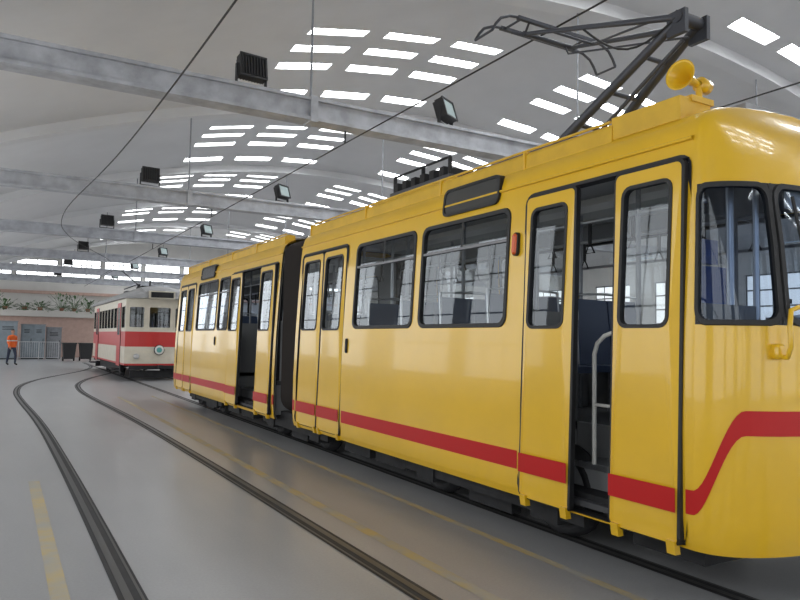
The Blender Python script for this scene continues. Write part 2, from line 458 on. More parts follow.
for x in (-.13, .13): mb.box(XC+x-.02, XC+x+.02, K[0]-.07, K[0]+.10, K[1]-.14, K[1]+.05, M_panto)
for t in (.25, .5, .75):
    x = .26-.15*t; y = 4.8+(K[0]-4.8)*t; z = 3.24+(K[1]-3.24)*t
    mb.tube([(XC-x, y, z), (XC+x, y, z)], .02, M_panto)
Hd = (5.1, 4.50)
for x0, x1 in ((-.13, -.30), (.13, .30)):
    mb.tube([(XC+x0, K[0], K[1]), (XC+x1, Hd[0], Hd[1])], [.030, .020], M_panto)
f = .8
mb.tube([(XC-.27, K[0]+(Hd[0]-K[0])*f, K[1]+(Hd[1]-K[1])*f), (XC+.27, K[0]+(Hd[0]-K[0])*f, K[1]+(Hd[1]-K[1])*f)], .014, M_panto)
mb.tube([(XC-.15, K[0]+.2, K[1]+.055), (XC+.27, K[0]+(Hd[0]-K[0])*f, K[1]+(Hd[1]-K[1])*f)], .012, M_panto)
mb.tube([(XC+.05, K[0]+.05, K[1]-.10), (XC+.22, Hd[0]-.05, Hd[1]-.10), (XC+.22, Hd[0], Hd[1])], .010, M_panto)
pts = []
for i in range(11):
    t = i/10; pts.append((XC-.25+.1*t, K[0]+.9-.9*t+.0, K[1]+.22-.22*t-.22*math.sin(math.pi*t)))
mb.tube(pts, .010, M_blk, 6)
mb.tube([(XC-.32, Hd[0], Hd[1]), (XC+.32, Hd[0], Hd[1])], .025, M_panto)
for dy in (-.13, .13):
    y = Hd[0]+dy; z = Hd[1]+.065
    mb.box(XC-.50, XC+.50, y-.02, y+.02, z-.02, z+.012, M_panto)
    for s_ in (-1, 1):
        mb.tube([(XC+s_*.48, y, z), (XC+s_*.60, y, z-.015), (XC+s_*.70, y, z-.06), (XC+s_*.76, y, z-.13), (XC+s_*.80, y, z-.20)], .014, M_panto)
        mb.tube([(XC+s_*.30, Hd[0], Hd[1]), (XC+s_*.36, y, z-.02)], .012, M_panto)
for s_ in (-1, 1):
    mb.tube([(XC+s_*.80, Hd[0]-.13, Hd[1]-.135), (XC+s_*.80, Hd[0]+.13, Hd[1]-.135)], .012, M_panto)
    mb.tube([(XC+s_*.45, Hd[0]-.13, Hd[1]+.06), (XC+s_*.45, Hd[0]+.13, Hd[1]+.06)], .012, M_panto)
mb.build('pantograph', tram)

# exterior fittings
mb = MB()
def signP(u, z, off=0):
    return Vector((XC-(1.03+off)+(z-2.66)*.12, 2.69+u, z))
M_sign = mat('destination_sign_glass', (0.055, 0.055, 0.052), 0.2)
S = rrect(1.86, 2.71, 2.655, 2.915, .07); S2 = rrect(1.885, 2.685, 2.68, 2.89, .05)
ring(mb, signP, S, -.08, S, .015, M_blk); ring(mb, signP, S, .015, S2, .015, M_blk); ring(mb, signP, S2, .015, S2, .005, M_blk)
mb.add([signP(u, z, .006) for u, z in S2], [tuple(range(len(S2)))], M_sign)
P2s = lambda u, z, off=0: Vector((XC-(1.03+off)+(z-2.66)*.12, 16.4-u, z))
S = rrect(1.95, 3.0, 2.655, 2.915, .07); S2 = rrect(1.985, 2.965, 2.68, 2.89, .05)
ring(mb, P2s, S, -.08, S, .02, M_blk); ring(mb, P2s, S, .02, S2, .02, M_blk)
mb.add([P2s(u, z, .012) for u, z in S2], [tuple(range(len(S2)))], M_sign)
def pad(P, u, z, w, h, d, m, r=None):
    L = rrect(u-w/2, u+w/2, z-h/2, z+h/2, r or min(w, h)*.45); L2 = rrect(u-w/2+.012, u+w/2-.012, z-h/2+.012, z+h/2-.012, (r or min(w, h)*.45)*.6)
    ring(mb, P, L, 0, L, d*.7, m); ring(mb, P, L, d*.7, L2, d, m); mb.add([P(a, b, d) for a, b in L2], [tuple(range(len(L2)))], m)
pad(P1, 1.60, 2.28, .065, .19, .035, M_blk); pad(P1, 1.60, 2.28, .05, .17, .05, M_amber)
pad(P1, 4.62, 1.42, .05, .17, .02, M_dark)
pad(P2, 3.35, 1.42, .05, .16, .02, M_dark)
pts = [P1(-.66, 1.44, 0), P1(-.66, 1.44, .09), P1(-.66, 1.50, .12), P1(-.66, 1.62, .12), P1(-.68, 1.70, .11), P1(-.76, 1.73, .10), P1(-.95, 1.73, .09)]
mb.tube(pts, .014, M_yel)
pad(P1, -.65, 1.47, .07, .09, .06, M_yel)
mb.tube([P1(-1.0, 1.60, .03), P1(-.86, 2.2, .04)], .008, M_blk); mb.tube([P1(-.90, 1.75, .035), P1(-.84, 2.38, .035)], .01, M_blk)
hc = Vector((XC-.70, 2.90, 3.22)); ax = (-1, -.15, .05)
mb.lathe(hc, ax, [(-.10, .001), (-.10, .022), (.02, .026), (.09, .036), (.14, .052), (.18, .078), (.195, .098), (.20, .10), (.19, .085), (.14, .045), (.08, .028), (.05, .001)], M_yel, 20)
mb.lathe(hc+Vector((.06, 0, 0)), ax, [(-.06, .001), (-.06, .05), (.03, .05), (.04, .02)], M_yel, 20)
mb.tube([hc+Vector((.03, 0, 0)), hc-Vector((-.03, 0, .18))], .022, M_yel); mb.box(hc.x-.12, hc.x+.10, hc.y-.06, hc.y+.06, 3.07, 3.11, M_yel2)
mb.build('exterior_fittings', tram)

# ------------------------------------------------------------------ red and white tram
old = empty('vintage_tram')
M_cream = mat('cream_paint', (0.60, 0.55, 0.45), 0.45, var=.06)
M_rred = mat('vintage_red_paint', (0.48, 0.022, 0.02), 0.4)
M_roofg = mat('vintage_roof_canvas', (0.30, 0.30, 0.30), 0.7, var=.1)
M_glv = glass('vintage_window_glass', (0.35, 0.37, 0.38), 1.0)
mb = MB(); gb = MB()
RX, RW, RY0, RY1 = 4.62, 1.05, 24.3, 33.2
def Pside(s_):
    return lambda u, z, off=0: Vector((RX+s_*(RW+off), RY0+u, z))
def Pfront(yy, dr):
    def f(u, z, off=0):
        return Vector((RX+u, yy-dr*(.22*(1-(u/RW)**2)+off), z))
    return f
def oldwall(P, us, holes, nu=1):
    zs = mkbreaks([.50, .56, 1.08, 1.12, 1.62, 2.75], holes, 2)
    ub = mkbreaks(us, holes, 0)
    for za, zb_ in zip(zs, zs[1:]):
        zc = (za+zb_)/2
        m = M_rred if 1.12 < zc < 1.62 or zc < .56 else M_cream
        sheet(mb, P, ub, [za, zb_], 0, m, holes, smooth=False)
    sheet(mb, P, ub, [.5, 1.6], -.05, M_int, smooth=False)
    for h in holes:
        sheet(gb, P, rng(h[0], h[1], nu), [h[2], h[3]], -.03, M_glv)
        R0 = rrect(h[0], h[1], h[2], h[3], .0005, k=max(nu, 1)); R1 = rrect(h[0]+.045, h[1]-.045, h[2]+.045, h[3]-.045, .04, k=max(nu, 1))
        ring(mb, P, R0, .008, R1, .008, M_cream); ring(mb, P, R1, .008, R1, -.03, M_dark)
Ls = RY1-RY0
M_crest = mat('crest_blue_green', (.1, .35, .33), .4)
for s_ in (-1, 1):
    holes = [(.12, .85, 1.70, 2.5)]+[(1.9+i*.86, 1.9+i*.86+.76, 1.70, 2.5) for i in range(6)]+[(Ls-.85, Ls-.12, 1.7, 2.5)]
    P = Pside(s_)
    oldwall(P, [0, Ls], holes)
    for a in (.95, Ls-1.8):
        L = rrect(a, a+.8, .45, 2.6, .03)
        ring(mb, P, L, .0, L, .02, M_dark)
        mb.add([P(u, z, .02) for u, z in L], [tuple(range(len(L)))], M_rred)
        W_ = rrect(a+.12, a+.68, 1.5, 2.45, .05); mb.add([P(u, z, .025) for u, z in W_], [tuple(range(len(W_)))], M_sign)
        mb.box(min(P(a, .3, .0).x, P(a, .3, .25).x), max(P(a, .3, .0).x, P(a, .3, .25).x), RY0+a, RY0+a+.8, .32, .36, M_dark)
for yy, dr in ((RY0, 1), (RY1, -1)):
    holes = [(-.98, -.46, 1.72, 2.48), (-.38, .38, 1.72, 2.48), (.46, .98, 1.72, 2.48)]
    P = Pfront(yy, dr)
    oldwall(P, rng(-RW, RW, 10), holes, nu=4)
    c = P(0, 1.02, .02); mb.lathe(c, (0, -dr, 0), [(0, .17), (.03, .17), (.05, .15)], M_dark); mb.lathe(c, (0, -dr, 0), [(.04, .15), (.05, .09)], M_white); mb.lathe(c, (0, -dr, 0), [(.05, .09), (.055, .001)], M_crest)
    for x in (-.7, .7):
        c = P(x, .8, 0); mb.lathe(c, (0, -dr, 0), [(0, .09), (.06, .09), (.07, .07), (.05, .001)], M_steel)
    mb.box(RX-.42, RX+.42, yy-dr*.40-.06, yy-dr*.40+.06, 2.72, 2.98, M_cream)
    mb.box(RX-.36, RX+.36, yy-dr*.48-.01, yy-dr*.48+.01, 2.76, 2.94, M_dark)
    mb.box(RX-.95, RX+.95, yy-dr*.30-.05, yy-dr*.30+.05, .38, .50, M_dark)
    mb.box(RX-.9, RX+.9, yy-dr*.22-.03, yy-dr*.22+.03, .10, .34, M_dark)
    mb.box(RX-.08, RX+.08, yy-dr*.5-.12, yy-dr*.5+.12, .42, .52, M_dark)
vs = []; sec = [(-1.16, 2.72), (-1.14, 2.80), (-1.0, 2.90), (-.72, 2.99), (-.66, 3.0), (-.62, 3.10), (-.4, 3.15), (0, 3.17), (.4, 3.15), (.62, 3.10), (.66, 3.0), (.72, 2.99), (1.0, 2.90), (1.14, 2.80), (1.16, 2.72)]
ys = [(RY0-.42, .55, .1), (RY0-.36, .80, .6), (RY0-.2, .95, .85), (RY0, 1, 1), (RY1, 1, 1), (RY1+.2, .95, .85), (RY1+.36, .80, .6), (RY1+.42, .55, .1)]
for y, sx, sz in ys:
    for x, z in sec: vs.append((RX+x*sx, y, 2.72+(z-2.72)*sz))
n = len(sec); fs = [(i*n+k, i*n+k+1, (i+1)*n+k+1, (i+1)*n+k) for i in range(len(ys)-1) for k in range(n-1)]
fs += [(i*n, (i+1)*n, (i+1)*n+n-1, i*n+n-1) for i in range(len(ys)-1)]
mb.add(vs, fs, M_roofg)
mb.box(RX-.3, RX+.3, 26, 27.2, 3.14, 3.28, M_dark); mb.box(RX-.25, RX+.25, 29.8, 30.6, 3.14, 3.30, M_dark)
mb.tube([(RX, 28.5, 3.15), (RX, 28.5, 3.5)], .06, M_dark); mb.tube([(RX, 28.5, 3.45), (RX, 33.2, 4.4)], .025, M_dark)
mb.tube([(RX-.6, 25.2, 3.24), (RX-.6, 28.0, 3.24)], .02, M_dark); mb.tube([(RX-.2, 25, 3.15), (RX-.2, 25, 3.40)], .03, M_dark)
mb.box(RX-1, RX+1, RY0+.05, RY1-.05, .5, .56, M_intf)
for i in range(6):
    y = RY0+2.1+i*.86
    for s_ in (-1, 1): mb.box(RX+s_*.6-.38, RX+s_*.6+.38, y, y+.4, .95, 1.0, M_seat); mb.box(RX+s_*.6-.38, RX+s_*.6+.38, y+.38, y+.42, 1.0, 1.5, M_seat); mb.box(RX+s_*.6-.3, RX+s_*.6+.3, y+.1, y+.3, .56, .95, M_seat)
for yy in (RY0+2.6, RY1-2.6):
    for s_ in (-1, 1):
        mb.lathe((RX+s_*.72, yy, .39), (s_, 0, 0), [(-.06, .001), (-.06, .38), (-.03, .38), (-.03, .355), (.06, .35), (.06, .28), (.03, .26), (.03, .08), (.08, .07), (.08, .001)], M_dark)
    mb.tube([(RX-.8, yy, .39), (RX+.8, yy, .39)], .06, M_dark)
for s_ in (-1, 1): mb.box(RX+s_*.88-.05, RX+s_*.88+.05, RY0+1.6, RY1-1.6, .20, .46, M_dark)
mb.build('vintage_body', old); gb.build('vintage_glazing', old)

# ------------------------------------------------------------------ hall
XL, XR, YB, YE = -2.5, 25.5, -14.2, 57.8
XCR = 11.8; HS = 14.3
BEAMS = [9.8+8*i for i in range(-3, 7)]
def vz(x, y, bulge=True):
    b = .42*abs(math.sin(math.pi*(y-9.8)/8)) if bulge else 0
    return 4.95+3.35*(1-((x-XCR)/HS)**2)+b*(1-.5*((x-XCR)/HS)**2)
def floor_mat():
    m = bpy.data.materials.new('polished_concrete'); m.use_nodes = True; nt = m.node_tree; b = nt.nodes['Principled BSDF']
    tc = nt.nodes.new('ShaderNodeTexCoord')
    def noise(sc_, det, mapv=None):
        n = nt.nodes.new('ShaderNodeTexNoise'); n.inputs['Scale'].default_value = sc_; n.inputs['Detail'].default_value = det
        if mapv:
            mp = nt.nodes.new('ShaderNodeMapping'); mp.inputs['Scale'].default_value = mapv
            nt.links.new(tc.outputs['Object'], mp.inputs['Vector']); nt.links.new(mp.outputs[0], n.inputs['Vector'])
        else: nt.links.new(tc.outputs['Object'], n.inputs['Vector'])
        return n
    n1 = noise(.5, 6); n2 = noise(4, 6, (1, .2, 1)); n3 = noise(60, 2)
    r = nt.nodes.new('ShaderNodeValToRGB')
    r.color_ramp.elements[0].position = .25; r.color_ramp.elements[0].color = (.27, .272, .278, 1)
    r.color_ramp.elements[1].position = .75; r.color_ramp.elements[1].color = (.36, .362, .368, 1)
    mx = nt.nodes.new('ShaderNodeMix'); mx.data_type = 'FLOAT'; mx.inputs[0].default_value = .35
    nt.links.new(n1.outputs['Fac'], mx.inputs[2]); nt.links.new(n2.outputs['Fac'], mx.inputs[3])
    nt.links.new(mx.outputs[0], r.inputs['Fac'])
    mm = nt.nodes.new('ShaderNodeMix'); mm.data_type = 'RGBA'; mm.blend_type = 'MULTIPLY'; mm.inputs[0].default_value = .25
    nt.links.new(r.outputs['Color'], mm.inputs[6]); nt.links.new(n3.outputs['Fac'], mm.inputs[7])
    nt.links.new(mm.outputs[2], b.inputs['Base Color'])
    rr = nt.nodes.new('ShaderNodeMapRange'); rr.inputs[3].default_value = .27; rr.inputs[4].default_value = .32
    nt.links.new(n1.outputs['Fac'], rr.inputs[0]); nt.links.new(rr.outputs[0], b.inputs['Roughness'])
    return m
M_floor = floor_mat()
mb = MB(); mb.add([(XL, YB, 0), (XR, YB, 0), (XR, YE, 0), (XL, YE, 0)], [(0, 1, 2, 3)], M_floor); mb.build('floor')

M_ceil = mat('vault_plaster', (.60, .60, .61), .8, var=.04, vscale=.5, bump=.2, bscale=3)
M_beam = mat('concrete_tie_beam', (.36, .37, .40), .6, var=.2, vscale=3)
M_sky = emis('skylight_diffuse_glazing', (.95, .98, 1.0), 19)
M_win = emis('frosted_window_glazing', (.95, .98, 1.0), 2.7)
M_winr = emis('frosted_window_glazing_side', (.95, .98, 1.0), 1.1)
M_winb = emis('frosted_window_glazing_end', (.95, .98, 1.0), 2.8)
cols = [5.40, 7.25, 9.10, 13.3, 15.1, 16.9]
SK = []
for bi in range(len(BEAMS)-1):
    y0 = BEAMS[bi]
    for c in cols:
        for o in (3.4, 4.4, 5.4, 6.95):
            SK.append((c, c+1.35, y0+o, y0+o+.36))
YMAX = BEAMS[-1]; YMIN = BEAMS[0]
xs = sorted(set([round(v, 3) for v in rng(XL, XR, 28)]+[round(c, 3) for c in cols]+[round(c+1.35, 3) for c in cols]))
ysl = set(round(v, 3) for v in rng(YMIN, YMAX, 9*8))
for s_ in SK: ysl.add(round(s_[2], 3)); ysl.add(round(s_[3], 3))
ysl = sorted(ysl)
Pc = lambda u, z, off=0: Vector((u, z, vz(u, z)+off))
mb = MB(); sheet(mb, Pc, xs, ysl, 0, M_ceil, SK)
ceil = mb.build('ceiling')
mb = MB()
M_fr = mat('skylight_frame', (.5, .5, .5), .6)
for s_ in SK:
    a, b, c, d = s_
    top = [Pc(a, c, .12), Pc(b, c, .12), Pc(b, d, .12), Pc(a, d, .12)]
    bot = [Pc(a, c, 0), Pc(b, c, 0), Pc(b, d, 0), Pc(a, d, 0)]
    mb.add(top, [(0, 1, 2, 3)], M_sky)
    mb.add(bot+top, [(i, (i+1) % 4, 4+(i+1) % 4, 4+i) for i in range(4)], M_fr)
mb.build('window_skylights')
mb = MB()
for y in BEAMS[1:]:
    vs = []
    xx = rng(XL, XR, 40)
    for x in xx:
        z = vz(x, y, False)
        vs += [(x, y-.2, z+.05), (x, y-.2, z-.22), (x, y+.2, z-.22), (x, y+.2, z+.05)]
    mb.add(vs, [(4*i+k, 4*i+k+1, 4*i+k+5, 4*i+k+4) for i in range(40) for k in range(3)], M_ceil)
mb.build('trim_1_arch_ribs')
for y in BEAMS[1:-1]:
    mb = MB()
    mb.box(XL, XR, y-.10, y+.10, 4.87, 5.13, M_beam)
    mb.box(XL, XR, y-.16, y+.16, 5.13, 5.18, M_beam); mb.box(XL, XR, y-.16, y+.16, 4.82, 4.87, M_beam)
    for x in (4.0, 9.6, 15.4, 21):
        mb.box(x-.06, x+.06, y-.17, y+.17, 4.80, 5.20, M_beam)
        mb.tube([(x, y, 5.2), (x, y, vz(x, y, False)-.15)], .02, M_grey)
    mb.build('tie_beam')
M_lens = mat('floodlight_glass', (.35, .42, .42), .12)
M_fl = mat('floodlight_housing', (.02, .02, .022), .5)
for bi, y in enumerate(BEAMS[3:9]):
    for x, ang in ((3.05, .1), (6.50, .5), (12.5, -.3), (18, .2)):
        mb = MB()
        M4 = Matrix.Translation((x, y-.02, 5.47)) @ Matrix.Rotation(ang, 4, 'Z') @ Matrix.Rotation(-.15 if x < 5 else -.3, 4, 'X')
        mb.box(-.20, .20, -.06, .08, -.17, .17, M_fl, M4)
        mb.box(-.21, .21, -.085, -.06, -.18, -.15, M_fl, M4); mb.box(-.21, .21, -.085, -.06, .15, .18, M_fl, M4)
        mb.box(-.21, -.18, -.085, -.06, -.15, .15, M_fl, M4); mb.box(.18, .21, -.085, -.06, -.15, .15, M_fl, M4)
        mb.box(-.18, .18, -.068, -.062, -.15, .15, M_lens if x > 5 else M_fl, M4)
        if x < 5:
            for k in range(9): mb.box(-.18+k*.045-.006, -.18+k*.045+.006, -.10, -.062, -.15, .15, M_fl, M4)
        for k in range(9): mb.box(-.18+k*.045-.006, -.18+k*.045+.006, .08, .13, -.15, .15, M_fl, M4)
        Rz = Matrix.Translation((x, y, 0)) @ Matrix.Rotation(ang, 4, 'Z')
        mb.box(-.24, -.22, -.03, .03, 5.22, 5.5, M_fl, Rz); mb.box(.22, .24, -.03, .03, 5.22, 5.5, M_fl, Rz); mb.box(-.24, .24, -.03, .03, 5.185, 5.22, M_fl, Rz)
        mb.build('floodlight')

M_wall = mat('wall_plaster', (.60, .59, .57), .8, var=.05, vscale=1)
M_frame = mat('window_frame_metal', (.14, .15, .16), .5)
wi = [1]
def flatwall(name, P, ulen0, ulen1, ztop, holes, mw, emi, grid=(5, 4), bar=.025):
    mb = MB()
    us = mkbreaks([ulen0, ulen1], holes, 0); zs = mkbreaks([0, ztop], holes, 2)
    sheet(mb, P, us, zs, 0, mw, holes, smooth=False)
    mb.build(name)
    for h in holes:
        w = MB()
        sheet(w, P, [h[0], h[1]], [h[2], h[3]], -.12, emi, smooth=False)
        R = rrect(h[0], h[1], h[2], h[3], .0005); R1 = rrect(h[0]+.06, h[1]-.06, h[2]+.06, h[3]-.06, .0005)
        ring(w, P, R, 0, R, -.12, mw); ring(w, P, R, -.07, R1, -.07, M_frame)
        gx, gz = grid
        for i in range(1, gx):
            u = h[0]+(h[1]-h[0])*i/gx; w.add([P(u-bar, h[2], -.08), P(u+bar, h[2], -.08), P(u+bar, h[3], -.08), P(u-bar, h[3], -.08)], [(0, 1, 2, 3)], M_frame)
        for i in range(1, gz):
            z = h[2]+(h[3]-h[2])*i/gz; w.add([P(h[0], z-bar, -.08), P(h[1], z-bar, -.08), P(h[1], z+bar, -.08), P(h[0], z+bar, -.08)], [(0, 1, 2, 3)], M_frame)
        w.build('window_%d' % wi[0]); wi[0] += 1
hl = []
for y in BEAMS[:-1]:
    hl += [(y+.8, y+3.7, .9, 4.7), (y+4.3, y+7.2, .9, 4.7)]
flatwall('wall_left', lambda u, z, off=0: Vector((XL+off, u, z)), YMIN, YMAX, 5.4, hl, M_wall, M_win, grid=(4, 4), bar=.018)
hr = []
for y in BEAMS[:-1]:
    hr += [(y+1.2, y+3.4, 1.8, 4.3), (y+4.8, y+7.0, 1.8, 4.3)]
flatwall('wall_right', lambda u, z, off=0: Vector((XR-off, u, z)), YMIN, YMAX, 5.4, hr, M_wall, M_winr, grid=(4, 4), bar=.03)
hb = [(XL+1.5+i*4.5, XL+1.5+i*4.5+3.6, .3, 4.6) for i in range(6)]  # glowing back-wall windows, unseen, added to light the tram's front end
flatwall('wall_back', lambda u, z, off=0: Vector((u, YB+off, z)), XL, XR, 8.9, hb, M_wall, M_win, grid=(4, 4))
YW = 52.0
he = [(-2+i*2.7, -2+i*2.7+2.5, 5.35, 6.3+.6*min(i, 9-i)/3) for i in range(10)]
flatwall('wall_far', lambda u, z, off=0: Vector((u, YW-off, z)), XL, XR, 8.9, he, M_wall, M_winb, grid=(4, 3))
M_pink = mat('salmon_paint', (.46, .32, .27), .7, var=.08)
M_trim = mat('concrete_ledge', (.5, .48, .45), .7)
mb = MB()
mb.box(XL+.05, 16, YW-3.0, YW-.05, 0, 2.55, M_pink)
mb.build('office_partition')
mb = MB(); mb.box(XL+.05, 16.1, YW-3.25, YW-.05, 2.56, 2.95, M_trim)
mb.box(XL+.05, XR-.05, YW-.25, YW-.01, 4.15, 4.35, M_pink); mb.build('trim_2_ledge')

# ------------------------------------------------------------------ tracks
M_groove = mat('rail_channel', (.022, .022, .024), .7, var=.2)
M_rail = mat('rail_steel', (.10, .098, .095), .4, metal=.6)
M_line = mat('worn_yellow_line', (.42, .32, .13), .5, col2=(.31, .305, .285), vscale=4)
def interp(tab, y):
    for a, b in zip(tab, tab[1:]):
        if y <= b[0]:
            t = (y-a[0])/(b[0]-a[0]); t = max(t, 0); return a[1]+(b[1]-a[1])*t
    return tab[-1][1]
raw = [(-14, 1.47), (0, 1.47), (8, 1.46), (13, 1.40), (18, 1.18), (21, 1.12), (24, 1.45), (27, 2.3), (30, 3.4), (33, 4.25), (36, 4.6), (40, 4.6)]
def smooth_tab(tab):
    out = []
    for y in rng(-14, 40, 216):
        out.append((y, sum(interp(tab, min(max(y+d, -14), 40)) for d in (-2, -1.5, -1, -.5, 0, .5, 1, 1.5, 2))/9))
    return out
T1 = smooth_tab(raw)
def strip(mb, tab, off, w, z, m):
    vs = []
    for y, x in tab: vs += [(x+off-w/2, y, z), (x+off+w/2, y, z)]
    mb.add(vs, [(2*i, 2*i+1, 2*i+3, 2*i+2) for i in range(len(tab)-1)], m)
def track(tab, g=.745):
    mb = MB()
    for s_ in (-1, 1):
        strip(mb, tab, s_*g, .15, .003, M_groove)
        strip(mb, tab, s_*g+s_*.022, .045, .007, M_rail); strip(mb, tab, s_*g-s_*.05, .016, .007, M_rail)
    return mb.build('tram_rails')
track(T1); track([(y, XC) for y in rng(-14, 40, 4)], .72); track([(y, 8.0) for y in rng(-14, 40, 4)], .72); track([(y, 13.0) for y in rng(-14, 40, 4)], .72)
mb = MB()
strip(mb, [(y, .36) for y in rng(-4, 8, 4)], 0, .10, .002, M_line)
strip(mb, [(y, 2.55) for y in rng(-4, 18, 4)], 0, .10, .002, M_line)
strip(mb, [(y, 3.32) for y in rng(-4, 18, 4)], 0, .07, .002, M_line)
mb.build('floor_marking_lines')

mb = MB()
mb.tube([(XC, YB+.3, 4.62)]+[(XC, y, 4.595) for y in (0, 5.1, 12, 20)]+[(XC, 49, 4.62)], .011, M_copper, 6)
mb.tube([(x+.35-.01*max(y, 0), y, 4.68-.1*math.sin(min(max((y-2)/16, 0), 1)*math.pi)) for y, x in T1[10:]], .011, M_copper, 6)
mb.tube([(8, YB+.3, 4.6), (8, 49, 4.6)], .011, M_copper, 6); mb.tube([(13, YB+.3, 4.6), (13, 49, 4.6)], .011, M_copper, 6)
for y in BEAMS[1:-2]:
    for x in (XC, 8, 13): mb.tube([(x, y, 4.79), (x, y, 4.6)], .015, M_dark, 6)
mb.build('overhead_contact_wires')

# ------------------------------------------------------------------ far clutter
M_cab = mat('cabinet_blue_grey', (.22, .26, .29), .5, var=.1)
def cabinet(x0, x1, y0, y1, h, col, n):
    mb = MB(); mb.box(x0, x1, y0, y1, .06, h, col)
    mb.box(x0+.05, x1-.05, y0+.05, y1-.05, 0, .06, M_dark); mb.box(x0-.03, x1+.03, y0-.03, y1+.03, h, h+.05, M_grey)
    w = (x1-x0)/n
    for i in range(n):
        mb.box(x0+i*w+.04, x0+(i+1)*w-.04, y0-.02, y0, .14, h-.08, col)
        mb.box(x0+(i+1)*w-.12, x0+(i+1)*w-.09, y0-.05, y0-.02, h*.45, h*.6, M_dark)
        for k in range(3): mb.box(x0+i*w+.15, x0+(i+1)*w-.2, y0-.03, y0-.02, h-.3-k*.08, h-.27-k*.08, M_dark)
    mb.build('storage_cabinet', bevel=.01)
cabinet(-1.9, .85, 45.2, 46.4, 2.15, M_cab, 3)
cabinet(1.05, 2.3, 45.8, 46.9, 2.0, M_cab, 2)
cabinet(2.4, 3.2, 46.2, 47, 1.85, M_grey, 1)
mb = MB()
for x in rng(.9, 2.9, 2): mb.tube([(x, 43.6, 0), (x, 43.6, 1.05)], .025, M_steel)
for z in (.15, 1.03): mb.tube([(.9, 43.6, z), (2.9, 43.6, z)], .022, M_steel)
for x in rng(.9, 2.9, 18): mb.tube([(x, 43.6, .15), (x, 43.6, 1.03)], .010, M_steel, 6)
mb.build('metal_barrier')
for x in (3.35, 4.2):
    mb = MB(); y = 42.5
    vs = [(x-.27, y-.3, .12), (x+.27, y-.3, .12), (x+.27, y+.3, .12), (x-.27, y+.3, .12), (x-.34, y-.38, .95), (x+.34, y-.38, .95), (x+.34, y+.38, .95), (x-.34, y+.38, .95)]
    mb.add(vs, [(0, 3, 2, 1), (4, 5, 6, 7), (0, 1, 5, 4), (1, 2, 6, 5), (2, 3, 7, 6), (3, 0, 4, 7)], M_fl)
    mb.box(x-.37, x+.37, y-.42, y+.40, .95, 1.02, M_fl); mb.tube([(x-.3, y+.44, .98), (x+.3, y+.44, .98)], .02, M_fl)
    for s_ in (-1, 1): mb.lathe((x+s_*.27, y+.26, .12), (s_, 0, 0), [(-.03, .001), (-.03, .12), (.04, .12), (.04, .001)], M_blk, 14)
    mb.build('wheeled_bin')
M_leaf = mat('plant_leaf', (.05, .11, .035), .5, var=.4, vscale=3)
M_pot = mat('terracotta_pot', (.30, .14, .09), .7)
for i in range(13):
    x = -1.6+i*.95+random.uniform(-.2, .2); y = YW-2.95; h = random.uniform(.4, 1.1)
    mb = MB()
    mb.lathe((x, y, 2.95), (0, 0, 1), [(0, .001), (0, .10), (.16, .14), (.17, .16), (.20, .16), (.19, .13), (.15, .12), (.15, .001)], M_pot, 14)
    for k in range(52):
        a = random.uniform(0, 6.283); rr = random.uniform(.15, .75)*(.5+h*.6); zz = 2.95+h*random.random()**1.3
        b = Vector((x+rr*.15*math.cos(a), y+rr*.15*math.sin(a), 3.1)); t = Vector((x+rr*math.cos(a), y+rr*math.sin(a)*.6, zz))
        mb.tube([b, (b+t)/2+Vector((0, 0, .12)), t], .006, M_leaf, 4, caps=False)
        d = (t-b).normalized(); sd = d.cross(Vector((0, 0, 1))).normalized()*.07; L = .22
        mb.add([t-d*.05, t+sd+d*L*.4, t+d*L-Vector((0, 0, .05)), t-sd+d*L*.4], [(0, 1, 2, 3)], M_leaf)
    mb.build('potted_plant')

